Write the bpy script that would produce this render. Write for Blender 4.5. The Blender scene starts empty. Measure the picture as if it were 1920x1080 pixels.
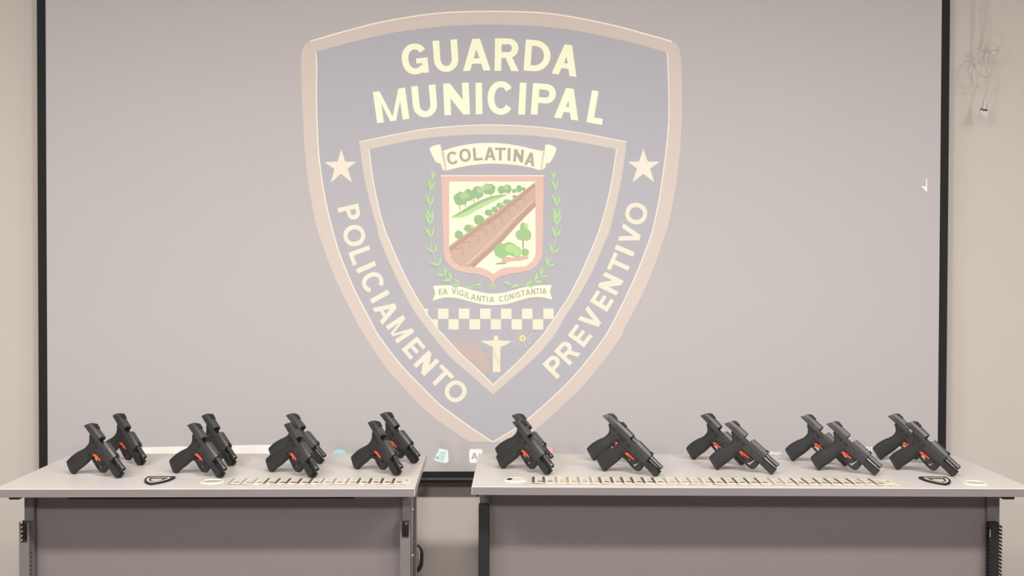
import bpy, bmesh, math, random
from mathutils import Vector, Matrix
PI = math.pi
C = bpy.context.scene.collection
SC = bpy.context.scene

# ------------------------------------------------------------------ camera
CAM_H = 1.372; FPX = 2073.0
PITCH, YAW, ROLL = math.radians(.995), math.radians(.97), math.radians(.15)
FW = Vector((math.sin(YAW)*math.cos(PITCH), math.cos(YAW)*math.cos(PITCH), -math.sin(PITCH)))
RT = Vector((math.cos(YAW), -math.sin(YAW), 0)); UP = RT.cross(FW)
RT, UP = math.cos(ROLL)*RT + math.sin(ROLL)*UP, -math.sin(ROLL)*RT + math.cos(ROLL)*UP
cd = bpy.data.cameras.new('camera'); cam = bpy.data.objects.new('camera', cd); C.objects.link(cam)
cd.sensor_width = 36; cd.lens = 36*FPX/1920; cd.clip_start = .05
cam.matrix_world = Matrix(((RT.x, UP.x, -FW.x, 0), (RT.y, UP.y, -FW.y, 0), (RT.z, UP.z, -FW.z, CAM_H), (0, 0, 0, 1)))
SC.camera = cam

# ------------------------------------------------------------------ world, lamps, exposure
w = bpy.data.worlds.new('world'); SC.world = w; w.use_nodes = True
w.node_tree.nodes['Background'].inputs[0].default_value = (.9, .92, 1, 1)
w.node_tree.nodes['Background'].inputs[1].default_value = .008
def lamp(name, loc, size, power, col=(.97, .945, .945)):
    l = bpy.data.lights.new(name, 'AREA'); l.shape = 'RECTANGLE'; l.size, l.size_y = size
    l.energy = power; l.color = col
    o = bpy.data.objects.new(name, l); o.location = loc; C.objects.link(o)
def bulb(name, loc, r, power, col=(.97, .945, .945)):
    l = bpy.data.lights.new(name, 'POINT'); l.shadow_soft_size = r; l.energy = power; l.color = col
    o = bpy.data.objects.new(name, l); o.location = loc; C.objects.link(o)
for x in (-2.0, 0, 2.0):                       # ceiling panels in front of the desks, globe lamps behind the camera
    lamp('ceiling_panel_light', (x, 1.45, 2.86), (1.2, .25), 46)
    bulb('ceiling_globe_light', (x, -1.5, 2.72), .14, 108)
VS = SC.view_settings
VS.view_transform = 'Standard'; VS.look = 'None'; VS.gamma = 1; VS.use_curve_mapping = False
VS.exposure = 0.53

# ------------------------------------------------------------------ helpers
def lin(c):
    return tuple((v/255/12.92 if v/255 <= .04045 else ((v/255+.055)/1.055)**2.4) for v in c)
def mat(name, col, rough=.5, metal=0, spec=.5, noise=0, nscale=60, bump=0, bscale=300, emit=None, srgb=True):
    m = bpy.data.materials.new(name); m.use_nodes = True
    nt = m.node_tree; b = nt.nodes['Principled BSDF']
    c = lin(col) if srgb else col
    b.inputs['Base Color'].default_value = (*c, 1)
    b.inputs['Roughness'].default_value = rough; b.inputs['Metallic'].default_value = metal
    b.inputs['Specular IOR Level'].default_value = spec
    tc = nt.nodes.new('ShaderNodeTexCoord')
    if noise:
        n = nt.nodes.new('ShaderNodeTexNoise'); n.inputs['Scale'].default_value = nscale; n.inputs['Detail'].default_value = 4
        r = nt.nodes.new('ShaderNodeMapRange'); r.inputs[3].default_value = 1-noise; r.inputs[4].default_value = 1+noise
        mx = nt.nodes.new('ShaderNodeVectorMath'); mx.operation = 'SCALE'; mx.inputs[0].default_value = c
        nt.links.new(tc.outputs['Object'], n.inputs['Vector']); nt.links.new(n.outputs[0], r.inputs[0])
        nt.links.new(r.outputs[0], mx.inputs['Scale']); nt.links.new(mx.outputs[0], b.inputs['Base Color'])
    if bump:
        n = nt.nodes.new('ShaderNodeTexNoise'); n.inputs['Scale'].default_value = bscale; n.inputs['Detail'].default_value = 3
        bp = nt.nodes.new('ShaderNodeBump'); bp.inputs['Strength'].default_value = bump; bp.inputs['Distance'].default_value = .001
        nt.links.new(tc.outputs['Object'], n.inputs['Vector']); nt.links.new(n.outputs[0], bp.inputs['Height'])
        nt.links.new(bp.outputs[0], b.inputs['Normal'])
    if emit:
        b.inputs['Emission Color'].default_value = (*emit, 1); b.inputs['Emission Strength'].default_value = 1
    return m

def link(name, me, m, parent=None, smooth=None):
    for mm in (m if isinstance(m, (list, tuple)) else [m]): me.materials.append(mm)
    if smooth is not None:
        me.shade_smooth(); me.set_sharp_from_angle(angle=math.radians(smooth))
    o = bpy.data.objects.new(name, me); C.objects.link(o)
    if parent: o.parent = parent
    return o
def tag(o, label=None, cat=None, group=None, kind=None):
    if label: o['label'] = label
    if cat: o['category'] = cat
    if group: o['group'] = group
    if kind: o['kind'] = kind
    return o
def empty(name, loc=(0, 0, 0), rz=0):
    o = bpy.data.objects.new(name, None); o.location = loc; o.rotation_euler = (0, 0, rz); o.empty_display_size = .05
    C.objects.link(o); return o

class MB:
    """collects shapes, then links them as one mesh object"""
    def __init__(s, f=None): s.bm = bmesh.new(); s.f = f or (lambda p: p)
    def v(s, p): return s.bm.verts.new(s.f(Vector(p)))
    def face(s, vs):
        try: return s.bm.faces.new(vs)
        except ValueError: return None
    def loft(s, loops, close=True, caps=(True, True)):
        L = [[s.v(p) for p in lp] for lp in loops]; n = len(L[0])
        for a, b in zip(L, L[1:]):
            for i in range(n if close else n-1):
                s.face([a[i], a[(i+1) % n], b[(i+1) % n], b[i]])
        if caps[0]: s.face(L[0][::-1])
        if caps[1]: s.face(L[-1])
        return L
    def box(s, x0, x1, y0, y1, z0, z1, bev=0):
        if bev:
            b = bev
            def lp(z, i): return [(x0+i+b, y0+i, z), (x1-i-b, y0+i, z), (x1-i, y0+i+b, z), (x1-i, y1-i-b, z), (x1-i-b, y1-i, z), (x0+i+b, y1-i, z), (x0+i, y1-i-b, z), (x0+i, y0+i+b, z)]
            s.loft([lp(z0, b), lp(z0+b, 0), lp(z1-b, 0), lp(z1, b)])
        else:
            s.loft([[(x0, y0, z), (x1, y0, z), (x1, y1, z), (x0, y1, z)] for z in (z0, z1)])
    def prism(s, poly, axis, a0, a1):
        """poly of 2-D points extruded along axis (0,1,2)"""
        def P(q, a): t = list(q); t.insert(axis, a); return t
        s.loft([[P(q, a0) for q in poly], [P(q, a1) for q in poly]])
    def tube(s, pts, r, n=10, caps=(True, True)):
        pts = [Vector(p) for p in pts]; loops = []; up = Vector((.31, .2, .93))
        for i, p in enumerate(pts):
            t = (pts[min(i+1, len(pts)-1)]-pts[max(i-1, 0)]).normalized()
            u = (up - t*up.dot(t)).normalized(); up = u; q = t.cross(u)
            rr = r[i] if isinstance(r, (list, tuple)) else r
            loops.append([p + rr*(math.cos(2*PI*k/n)*u + math.sin(2*PI*k/n)*q) for k in range(n)])
        s.loft(loops, caps=caps)
    def build(s, name, m, parent=None, smooth=None):
        bmesh.ops.recalc_face_normals(s.bm, faces=s.bm.faces)
        me = bpy.data.meshes.new(name); s.bm.to_mesh(me); s.bm.free()
        return link(name, me, m, parent, smooth)

def catmull(pts, per=6, closed=False):
    out = []; n = len(pts); g = (lambda i: pts[i % n]) if closed else (lambda i: pts[max(0, min(n-1, i))])
    for i in range(n if closed else n-1):
        p0, p1, p2, p3 = g(i-1), g(i), g(i+1), g(i+2)
        for k in range(per):
            t = k/per
            out.append(tuple(.5*(2*b + (c-a)*t + (2*a-5*b+4*c-d)*t*t + (3*b-a-3*c+d)*t**3) for a, b, c, d in zip(p0, p1, p2, p3)))
    if not closed: out.append(tuple(pts[-1]))
    return out
def resample(pts, n):
    d = [0]
    for a, b in zip(pts, pts[1:]): d.append(d[-1]+math.dist(a, b))
    out = []; j = 0
    for k in range(n):
        t = d[-1]*k/(n-1)
        while j < len(d)-2 and d[j+1] < t: j += 1
        f = (t-d[j])/max(1e-9, d[j+1]-d[j]); out.append(tuple(a+(b-a)*f for a, b in zip(pts[j], pts[j+1])))
    return out

# ------------------------------------------------------------------ materials
M = dict(
    wall=mat('painted_wall', (213, 203, 192), .85, noise=.02, nscale=3, bump=.08, bscale=400),
    ceil=mat('ceiling_toned_down', (176, 174, 170), .9, noise=.01),  # unseen ceiling, toned down so it bounces less light
    floor=mat('floor_tile', (108, 104, 100), .5, noise=.05, nscale=8),  # floor out of view, darkened to lower the bounce under the desks
    fabric=mat('screen_fabric', (196, 190, 187), .8, noise=.008, nscale=4, bump=.03, bscale=900),
    wall_dark=mat('bounce_cut_wall', (96, 92, 90), .9, noise=.02, nscale=3),  # walls out of view, coloured dark to cut ambient light
    black_cloth=mat('screen_black_border', (26, 24, 22), .8, noise=.1, nscale=30),
    black_metal=mat('black_bar', (34, 32, 32), .45, noise=.08),
    lam=mat('grey_laminate', (213, 206, 198), .42, noise=.012, nscale=25, bump=.02),
    edge=mat('grey_edge_band', (131, 125, 122), .5, noise=.015, nscale=40),
    panel=mat('grey_panel', (131, 122, 120), .32, noise=.015, nscale=15),
    leg=mat('grey_leg_metal', (128, 121, 118), .4, metal=.2, noise=.03, nscale=40),
    leg_shaded=mat('shaded_recess_metal', (56, 51, 46), .55, noise=.05),  # leg metal with the shade of recesses put into its colour
    bracket=mat('dark_bracket', (66, 60, 56), .5, noise=.05),
    blackp=mat('black_plastic', (30, 30, 31), .5, noise=.1, nscale=40),
    grom=mat('cream_plastic', (226, 220, 205), .4, noise=.01),
    cap=mat('grey_cap_plastic', (188, 182, 174), .45, noise=.01),
    shade_black=mat('cavity_shade_black', (22, 20, 18), .8, noise=.1),  # near-black: painted shade of cavities, and the black cable rail
    screw=mat('screw_steel', (190, 186, 180), .3, metal=.8, noise=.03),
    polymer=mat('pistol_polymer', (40, 39, 38), .6, noise=.06, nscale=90, bump=.25, bscale=1600),
    slide=mat('pistol_slide_steel', (76, 74, 72), .38, metal=.35, noise=.06, nscale=60, bump=.03, bscale=900),
    barrel=mat('pistol_barrel_steel', (90, 88, 85), .3, metal=.6, noise=.08, nscale=60),
    sight=mat('pistol_sight', (40, 39, 38), .45, noise=.08),
    rod=mat('pistol_rod_steel', (190, 187, 182), .22, metal=.9, noise=.04),
    lever=mat('pistol_lever', (58, 57, 56), .35, metal=.5, noise=.06),
    orange=mat('orange_plastic', (226, 80, 38), .4, noise=.05, nscale=80),
    card=mat('card_cream', (226, 219, 196), .5, noise=.03, nscale=120),
    stripd=mat('card_dark_strip', (96, 84, 76), .5, noise=.1, nscale=200),
    stripl=mat('card_grey_strip', (164, 155, 146), .5, noise=.06, nscale=200),
    printd=mat('card_print_brown', (104, 88, 66), .6, noise=.2, nscale=300),
    printl=mat('card_print_olive', (152, 141, 112), .6, noise=.15, nscale=300),
    patch=mat('patch_black_thread', (34, 32, 31), .85, noise=.2, nscale=300, bump=.4, bscale=900),
    patchg=mat('patch_dark_field', (74, 70, 66), .9, noise=.15, nscale=300),
    patchw=mat('patch_white_thread', (232, 228, 218), .9, noise=.06, nscale=300),
    patchc=mat('patch_cream_thread', (214, 198, 160), .9, noise=.1, nscale=300),
    cord=mat('white_cord', (206, 197, 184), .45, noise=.02),
    coil=mat('black_rubber', (38, 34, 31), .6, noise=.1),
)

# ------------------------------------------------------------------ room
YW = 4.23; YS = 4.15
def struct(name, box, m, label, cat):
    b = MB(); b.box(*box); return tag(b.build(name, m), label, cat, kind='structure')
X0, X1, YB, ZC = -3.4, 3.4, -4.6, 2.9
struct('floor', (X0, X1, YB, YW, -.1, 0), M['floor'], 'unseen floor under the desks, darkened to cut bounce light', 'floor')
struct('ceiling', (X0, X1, YB, YW, ZC, ZC+.1), M['ceil'], 'unseen ceiling above the screen, toned down to cut bounce light', 'ceiling')
struct('wall_back', (X0-.1, X1+.1, YW, YW+.1, -.1, ZC+.1), M['wall'], 'beige painted wall behind the projection screen', 'wall')
struct('wall_left', (X0-.1, X0, YB, YW, -.1, ZC+.1), M['wall_dark'], 'unseen wall to the left of the desks, darkened to cut bounce light', 'wall')
struct('wall_right', (X1, X1+.1, YB, YW, -.1, ZC+.1), M['wall_dark'], 'unseen wall to the right of the desks, darkened to cut bounce light', 'wall')
struct('wall_front', (X0-.1, X1+.1, YB-.1, YB, -.1, ZC+.1), M['wall_dark'], 'unseen wall facing the screen, darkened to cut bounce light', 'wall')

# ------------------------------------------------------------------ projection screen
scr = empty('projection_screen', (0, YS, .57))
tag(scr, 'large pale projection screen with black edges, showing a shield emblem, on the back wall', 'projection screen')
def pbuild(b, name, m, parent, smooth=None):
    """build in world coordinates, then parent keeping the place"""
    o = b.build(name, m, None, smooth); o.parent = parent; o.matrix_parent_inverse = parent.matrix_world.inverted(); return o
bpy.context.view_layer.update()
ZT = 2.62
b = MB(); b.box(-1.672, 1.70, YS, YS+.003, .60, ZT); pbuild(b, 'screen_fabric', M['fabric'], scr)
b = MB(); b.box(-1.696, -1.664, YS-.001, YS+.004, .592, ZT); pbuild(b, 'side_border', M['black_cloth'], scr)
b = MB(); b.box(1.685, 1.716, YS-.001, YS+.004, .592, ZT); pbuild(b, 'side_border', M['black_cloth'], scr)
b = MB(); b.box(-1.663, 1.684, YS-.001, YS+.004, .588, .609); pbuild(b, 'bottom_border', M['black_cloth'], scr)
b = MB(); b.loft([[(x, YS+.0015+.011*math.cos(a), .5775+.0125*math.sin(a)) for a in [2*PI*k/14 for k in range(14)]] for x in (-1.70, 1.72)])
pbuild(b, 'weight_bar', M['black_metal'], scr, 40)
b = MB(); b.box(-1.78, 1.80, YS-.05, YW, ZT-.01, ZT+.11, .012); pbuild(b, 'housing', M['black_metal'], scr)

# --- projected picture: flat coloured shapes lying on the fabric
REF = lin((203, 197, 193)); FAB = lin((196, 190, 187))
artmats = {}
def art_mat(rgb):
    if rgb not in artmats:
        want = [f*t/r for f, t, r in zip(FAB, lin(rgb), REF)]
        base = [min(.73, v) for v in want]; em = [max(0, v-.73)*1.1 for v in want]
        artmats[rgb] = mat('projected_colour', base, .8, noise=.012, nscale=25, emit=em, srgb=False)
    return artmats[rgb]
def S(u, v, k):
    d = RT*((u-960)/FPX) - UP*((v-540)/FPX) + FW
    y = YS - .0003*k - .0002
    return Vector((d.x*y/d.y, y, CAM_H + d.z*y/d.y))
def art(name, parent, polys, rgb=None, k=0):
    """one flat picture element; polys may be a list of (polygons, colour, layer)"""
    layers = polys if rgb is None else [(polys, rgb, k)]
    bm = bmesh.new(); mats = []
    for mi, (pls, col, kk) in enumerate(layers):
        mats.append(art_mat(col))
        for n, pl in enumerate(pls):
            q = [S(u, v, kk + .045*(n % 20)) for u, v in pl]
            f = bm.faces.new([bm.verts.new(p) for p in q]); f.material_index = mi; f.normal_update()
            if f.normal.y > 0: f.normal_flip()
    me = bpy.data.meshes.new(name); bm.to_mesh(me); bm.free()
    o = link(name, me, mats); o.parent = parent
    if parent == scr: o.matrix_parent_inverse = scr.matrix_world.inverted()
    return o
def mono(pts):
    out = [pts[0]]
    for p in pts[1:]:
        if p[1] > out[-1][1]+3: out.append(p)
    return out
def ribbon(a, c, n=60):
    a, c = resample(a, n), resample(c, n)
    return [[a[i], a[i+1], c[i+1], c[i]] for i in range(n-1)]
def stroke(pts, wd):
    n = len(pts); L, R = [], []
    for i, p in enumerate(pts):
        q0, q1 = pts[max(0, i-1)], pts[min(n-1, i+1)]
        t = Vector((q1[0]-q0[0], q1[1]-q0[1])).normalized()
        ww = (wd[i] if isinstance(wd, (list, tuple)) else wd)/2
        L.append((p[0]-t.y*ww, p[1]+t.x*ww)); R.append((p[0]+t.y*ww, p[1]-t.x*ww))
    return [[L[i], L[i+1], R[i+1], R[i]] for i in range(n-1)]
def Z(ox, oy, sc, pts): return [(ox+x/sc, oy+y/sc) for x, y in pts]
def disc(u, v, r, n=20, ry=None): return [(u+r*math.cos(2*PI*i/n), v+(ry or r)*math.sin(2*PI*i/n)) for i in range(n)]
A = (560, 0, 4.5); G = (560, 220, 4.5); T1 = (560, 380, 4.5); T2 = (640, 600, 4.5)
Bt = (960, 0, 4.5); H = (960, 220, 4.5); T4 = (1000, 380, 4.5); T3 = (880, 600, 4.5)
o_top = catmull(Z(*A, [(95, 350), (200, 318), (350, 275), (500, 235), (640, 198), (850, 158), (1080, 122), (1300, 103), (1620, 96)]) + Z(*Bt, [(0, 98), (200, 105), (400, 125), (650, 170), (900, 225), (1100, 280), (1280, 330), (1350, 352)]))
o_left = catmull(mono(Z(*A, [(95, 350), (55, 372), (35, 405), (25, 460), (20, 560), (22, 700), (30, 900), (38, 1000)]) + Z(*G, [(42, 150), (58, 350), (75, 500), (98, 650), (125, 800), (155, 940)]) + Z(*T1, [(150, 180), (190, 320), (240, 470), (300, 620), (355, 740), (425, 880), (505, 1040)]) + Z(*T2, [(200, 140), (280, 265), (400, 435), (540, 590), (700, 755), (850, 875), (1000, 978), (1085, 1030)])))
i_top = catmull(Z(*A, [(145, 440), (300, 395), (450, 355), (640, 310), (850, 268), (1080, 238), (1300, 217), (1620, 208)]) + Z(*Bt, [(0, 212), (200, 220), (400, 240), (650, 280), (900, 335), (1100, 383), (1310, 446)]))
i_left = catmull(mono(Z(*A, [(145, 440), (152, 560), (150, 750), (152, 950)]) + Z(*G, [(157, 60), (162, 200), (172, 340), (195, 520), (222, 680), (258, 850)]) + Z(*T1, [(265, 150), (310, 320), (352, 450), (410, 595), (470, 735), (540, 870), (640, 1065)]) + Z(*T2, [(310, 125), (400, 250), (520, 400), (680, 565), (820, 705), (960, 812), (1100, 912), (1278, 1030)])))
o_right = catmull(mono(Z(*Bt, [(1350, 352), (1385, 366), (1408, 395), (1420, 450), (1430, 560), (1437, 750), (1437, 950)]) + Z(*H, [(1430, 80), (1422, 220), (1408, 370), (1392, 520), (1370, 650), (1343, 800), (1305, 960)]) + Z(*T4, [(1140, 160), (1098, 310), (1050, 455), (990, 620), (920, 775), (850, 915), (770, 1060)]) + Z(*T3, [(1290, 125), (1195, 265), (1080, 415), (950, 568), (800, 712), (650, 850), (540, 940), (400, 1030)])))
i_right = catmull(mono(Z(*Bt, [(1310, 446), (1318, 600), (1324, 800), (1324, 1000)]) + Z(*H, [(1320, 60), (1310, 190), (1292, 350), (1268, 520), (1244, 680), (1214, 830), (1180, 975)]) + Z(*T4, [(1030, 120), (990, 260), (948, 400), (895, 540), (832, 685), (770, 815), (700, 955), (640, 1070)]) + Z(*T3, [(1150, 130), (1050, 270), (930, 418), (800, 560), (650, 700), (500, 832), (380, 920), (280, 980), (198, 1030)])))
inner = i_top + i_right[1:] + i_left[::-1][1:-1]
art('shield_field', scr, [inner], (194, 192, 195), 1)
art('shield_border', scr, [(ribbon(o_top, i_top, 80) + ribbon(o_left, i_left, 120) + ribbon(o_right, i_right, 120), (229, 214, 201), 2), (stroke(o_top, 2.6) + stroke(i_left, 2.2) + stroke(i_right, 2.0), (252, 244, 232), 3)])
p_top = catmull(Z(*G, [(508, 210), (650, 178), (850, 138), (1050, 102), (1250, 80), (1440, 68), (1620, 64)]) + Z(*H, [(0, 68), (200, 80), (400, 105), (650, 145), (830, 180), (965, 207)]))
p_left = catmull(mono(Z(*G, [(508, 210), (520, 270), (537, 400), (560, 540), (592, 680), (630, 820), (668, 955)]) + Z(*T1, [(630, 140), (672, 270), (720, 400), (777, 530), (842, 670), (910, 800), (990, 940)]) + Z(*T2, [(760, 120), (865, 255), (980, 370), (1100, 470), (1278, 628)])))
p_right = catmull(mono(Z(*H, [(965, 207), (958, 290), (935, 450), (912, 580), (885, 710), (855, 830), (822, 965)]) + Z(*T4, [(662, 140), (628, 250), (588, 365), (540, 485), (480, 612), (420, 725), (350, 840), (270, 960)]) + Z(*T3, [(720, 128), (620, 248), (500, 368), (380, 472), (280, 562), (198, 628)])))
q_top = catmull(Z(*G, [(595, 270), (800, 225), (1000, 185), (1250, 158), (1440, 148), (1620, 145)]) + Z(*H, [(0, 148), (200, 158), (450, 190), (650, 225), (882, 270)]))
q_left = catmull(mono(Z(*G, [(595, 270), (605, 370), (625, 510), (653, 660), (692, 830), (738, 980)]) + Z(*T1, [(705, 150), (760, 310), (822, 455), (890, 600), (960, 735), (1040, 870), (1170, 1060)]) + Z(*T2, [(850, 115), (980, 258), (1100, 370), (1200, 465), (1278, 545)])))
q_right = catmull(mono(Z(*H, [(882, 270), (870, 360), (850, 490), (825, 620), (793, 760), (758, 880), (720, 995)]) + Z(*T4, [(588, 135), (540, 270), (488, 400), (430, 535), (360, 678), (290, 808), (210, 928), (110, 1075)]) + Z(*T3, [(600, 150), (480, 280), (350, 410), (240, 510), (198, 547)])))
art('inner_border', scr, [(ribbon(p_top, q_top, 60) + ribbon(p_left, q_left, 80) + ribbon(p_right, q_right, 80), (229, 218, 203), 2), (stroke(p_top, 1.8) + stroke(q_left, 1.9) + stroke(q_right, 1.8), (252, 244, 230), 3)])

# --- lettering
def arc(cx, cy, rx, ry, a0, a1, n=16, e=1.0):
    o = []
    for k in range(n+1):
        a = math.radians(a0+(a1-a0)*k/n); c, d = math.cos(a), math.sin(a)
        o.append((cx+rx*math.copysign(abs(c)**e, c), cy+ry*math.copysign(abs(d)**e, d)))
    return o
def strip(a, c): return [[a[i], a[i+1], c[i+1], c[i]] for i in range(len(a)-1)]
def ring(w, h, t, a0, a1, n=36): return strip(arc(w/2, h/2, w/2, h/2, a0, a1, n, .94), arc(w/2, h/2, w/2-t, h/2-t*.9, a0, a1, n, .94))
def rect(x0, x1, y0, y1): return [(x0, y0), (x1, y0), (x1, y1), (x0, y1)]
def bowl(w, y0, y1, t):
    r = (y1-y0)/2; cx = max(t, w-r*1.02); cy = (y0+y1)/2
    out = [(0, y1)] + arc(cx, cy, w-cx, r, 90, -90, 16) + [(0, y0)]
    inn = [(t*.9, y1-t*.88)] + arc(cx, cy, max(.5, w-cx-t), r-t*.88, 90, -90, 16) + [(t*.9, y0+t*.88)]
    return strip(out, inn)
def glyph(ch, w, h, t):
    """bold sans capital inside a w x h box with stem t, as flat polygons"""
    if ch == 'I': return [rect(0, w, 0, h)]
    if ch == 'L': return [rect(0, t, 0, h), rect(t, w, 0, t*.9)]
    if ch == 'T': return [rect(0, w, h-t*.9, h), rect(w/2-t/2, w/2+t/2, 0, h-t*.9)]
    if ch == 'E': return [rect(0, t, 0, h), rect(t, w, 0, t*.88), rect(t, w*.94, h/2-t*.42, h/2+t*.42), rect(t, w, h-t*.88, h)]
    if ch in 'AV':
        a, f = 1.15*t, 1.08*t; sl = (w/2-a/2)/h; hi = (w/2-f)/sl
        p = [[(0, 0), (f, 0), (w/2, hi), (w/2, h), (w/2-a/2, h)]]
        p.append([(w-x, y) for x, y in p[0]][::-1])
        if ch == 'V': return [[(x, h-y) for x, y in q][::-1] for q in p]
        y0, y1 = h*.22, h*.22+t*.8
        return p + [[(f+sl*y0-.05, y0), (w-f-sl*y0+.05, y0), (w-f-sl*y1+.05, y1), (f+sl*y1-.05, y1)]]
    if ch == 'N':
        k = min(h*.62, t*1.02*math.hypot(1, h*.72/(w-2*t)))
        return [rect(0, t, 0, h), rect(w-t, w, 0, h), [(t, h), (t, h-k), (w-t, 0), (w-t, k)]]
    if ch == 'M':
        k = h*.40; m = (h-k)/(w/2-1.42*t)
        q = [(t, h), (t, h-k), (w/2-.42*t, 0), (w/2, 0), (w/2, max(2, h-m*(w/2-t)))]
        return [rect(0, t, 0, h), rect(w-t, w, 0, h), q, [(w-x, y) for x, y in q][::-1]]
    if ch == 'O': return ring(w, h, t, 0, 360)
    if ch == 'C': return ring(w, h, t, 36, 324)
    if ch == 'G': return ring(w, h, t, 34, 318) + [rect(w*.54, w*.98, h*.5-t*.72, h*.5+t*.06), rect(w*.98-t*.9, w*.98, h*.02, h*.5-t*.72)]
    if ch == 'U':
        r = h*.40
        o = [(0, h)] + arc(w/2, r, w/2, r, 180, 360, 20) + [(w, h)]
        return strip(o, [(t, h)] + arc(w/2, r, w/2-t, r-t*.9, 180, 360, 20) + [(w-t, h)])
    if ch == 'D': return [rect(0, t, 0, h)] + bowl(w, 0, h, t)
    if ch == 'P': return [rect(0, t, 0, h)] + bowl(w, h*.38, h, t)
    if ch == 'R': return [rect(0, t, 0, h)] + bowl(w*.97, h*.40, h, t) + [[(w*.42, h*.44), (w-t*1.12, 0), (w, 0), (w*.42+t*1.05, h*.44)]]
    if ch == 'S':
        c = arc(w/2, h*.745, w/2-t/2, h*.255-t/2, 25, 250, 14) + arc(w/2, h*.265, w/2-t/2, h*.265-t/2, 80, -155, 14)
        return stroke(c, t)
    if ch == '3': return stroke(arc(w*.45, h*.74, w*.45, h*.26, 150, -80, 10) + arc(w*.45, h*.26, w*.5, h*.26, 80, -150, 10), t)
    if ch == '1': return [rect(w-t, w, 0, h), [(0, h*.8), (w-t, h*.82), (w-t, h), (w-t*1.1, h)]]
def lettering(name, parent, spec, rgb, k, t=.215, mapf=None):
    """spec rows: character, centre u, v, height, width, turn (degrees anticlockwise); t = stem as a share of the height"""
    polys = []
    for ch, u, v, h, wd, rot in spec:
        c, s = math.cos(math.radians(rot)), math.sin(math.radians(rot))
        for pl in glyph(ch, wd, h, t*spec[0][3]):
            polys.append([(u+(x-wd/2)*c-(y-h/2)*s, v-((x-wd/2)*s+(y-h/2)*c)) for x, y in pl])
    if not mapf: return art(name, parent, polys, rgb, k)
    bm = bmesh.new()
    for pl in polys: bm.faces.new([bm.verts.new(mapf(*p)) for p in pl])
    bmesh.ops.recalc_face_normals(bm, faces=bm.faces)
    me = bpy.data.meshes.new(name); bm.to_mesh(me); bm.free(); return me
LET = (254, 253, 230)
lettering('guarda_lettering', scr, [('G', 778, 110.5, 58, 49.5, 5.5), ('U', 836, 105, 60, 46, 4), ('A', 893.4, 102.6, 60, 52, 1.3), ('R', 950.5, 102.6, 61, 45.5, -1), ('D', 1008, 104.8, 58.5, 48.5, -4), ('A', 1061.6, 112.5, 57.5, 47, -8)], LET, 4)
lettering('municipal_lettering', scr, [('M', 733.3, 197.7, 59, 61, 8), ('U', 796.2, 190, 60, 45.6, 5), ('N', 856, 185.6, 59.5, 48, 2.5), ('I', 898, 184.7, 59.5, 12.4, .5), ('C', 939, 183.7, 63, 49.5, -1), ('I', 979.5, 185, 60, 12.6, -3), ('P', 1019.5, 186.7, 59, 44.5, -4.5), ('A', 1065, 194.5, 58, 46, -7), ('L', 1119.3, 201.6, 61, 29.5, -10)], LET, 4)
L2 = (245, 239, 221)
def z1(x, y, o): return o[0]+x/4.5, o[1]+y/4.5
lettering('policiamento_lettering', scr, [
    ('P', *z1(428, 88, T1), 40, 28, -77), ('O', *z1(470, 278, T1), 41, 40, -74), ('L', *z1(525, 447, T1), 41, 26, -70.5), ('I', *z1(569, 546, T1), 38, 9.5, -66),
    ('C', *z1(625, 672, T1), 41, 37, -63), ('I', *z1(685, 793, T1), 38, 9.5, -61), ('A', *z1(742, 915, T1), 40, 37, -59), ('M', 750.2, 617.2, 39, 39, -56),
    ('E', 775.6, 652.8, 38, 26, -50), ('N', 799.4, 681, 40, 30, -46), ('T', 826.7, 707.4, 38, 33, -45), ('O', *z1(965, 602, T2), 41, 40, -42)], L2, 4)
lettering('preventivo_lettering', scr, [
    ('P', 1041, 686.4, 39.5, 30, 45), ('R', 1064, 660.4, 40, 32, 47), ('E', 1087.6, 629.6, 38.5, 27, 53), ('V', 1108.7, 597.8, 39, 33, 54), ('E', 1128.7, 564.4, 38, 25.5, 58),
    ('N', 1144.9, 532, 39, 31, 64), ('T', 1162, 496, 38, 34, 66), ('I', 1171.1, 470, 37.5, 9.5, 67), ('V', 1181.8, 440.4, 38, 35, 73), ('O', 1192.9, 400.4, 41, 40.5, 78)], L2, 4)
art('star', scr, [Z(*G, [(360, 268), (392, 373), (487, 375), (413, 433), (452, 552), (357, 477), (270, 550), (303, 437), (217, 378), (328, 373)])], (249, 239, 224), 4)
art('star', scr, [Z(*H, [(1108, 262), (1145, 372), (1248, 375), (1166, 432), (1200, 550), (1108, 477), (1016, 550), (1054, 432), (978, 375), (1072, 372)])], (247, 240, 224), 4)

# --- coat of arms in the middle of the shield
W1 = (780, 250, 6.62); W2 = (780, 410, 6.62); W3 = (780, 560, 6.62)
CRM = (254, 250, 229)
ban = empty('name_banner', (0, 0, 0)); ban.parent = scr; ban.matrix_parent_inverse = scr.matrix_world.inverted()
art('scroll', ban, [Z(*W1, catmull([(330, 218), (500, 165), (700, 130), (900, 118), (1100, 128), (1300, 160), (1450, 195), (1592, 222)]) + catmull([(1545, 460), (1400, 420), (1200, 390), (960, 376), (750, 388), (550, 420), (370, 465)])),
    Z(*W1, [(165, 190), (200, 160), (250, 145), (300, 138), (312, 180), (322, 260), (335, 340), (365, 462), (340, 462), (322, 430), (310, 385), (280, 366), (245, 355), (200, 270)]),
    Z(*W1, [(1605, 140), (1650, 138), (1700, 155), (1747, 188), (1715, 280), (1665, 362), (1610, 378), (1605, 425), (1560, 458), (1580, 330), (1596, 230)])], CRM, 5)
art('fold', ban, [Z(*W1, [(325, 225), (350, 225), (385, 455), (352, 458)])], (236, 222, 200), 6)
art('fold', ban, [Z(*W1, [(1572, 225), (1590, 225), (1565, 450), (1543, 455)])], (236, 222, 200), 6)
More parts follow.
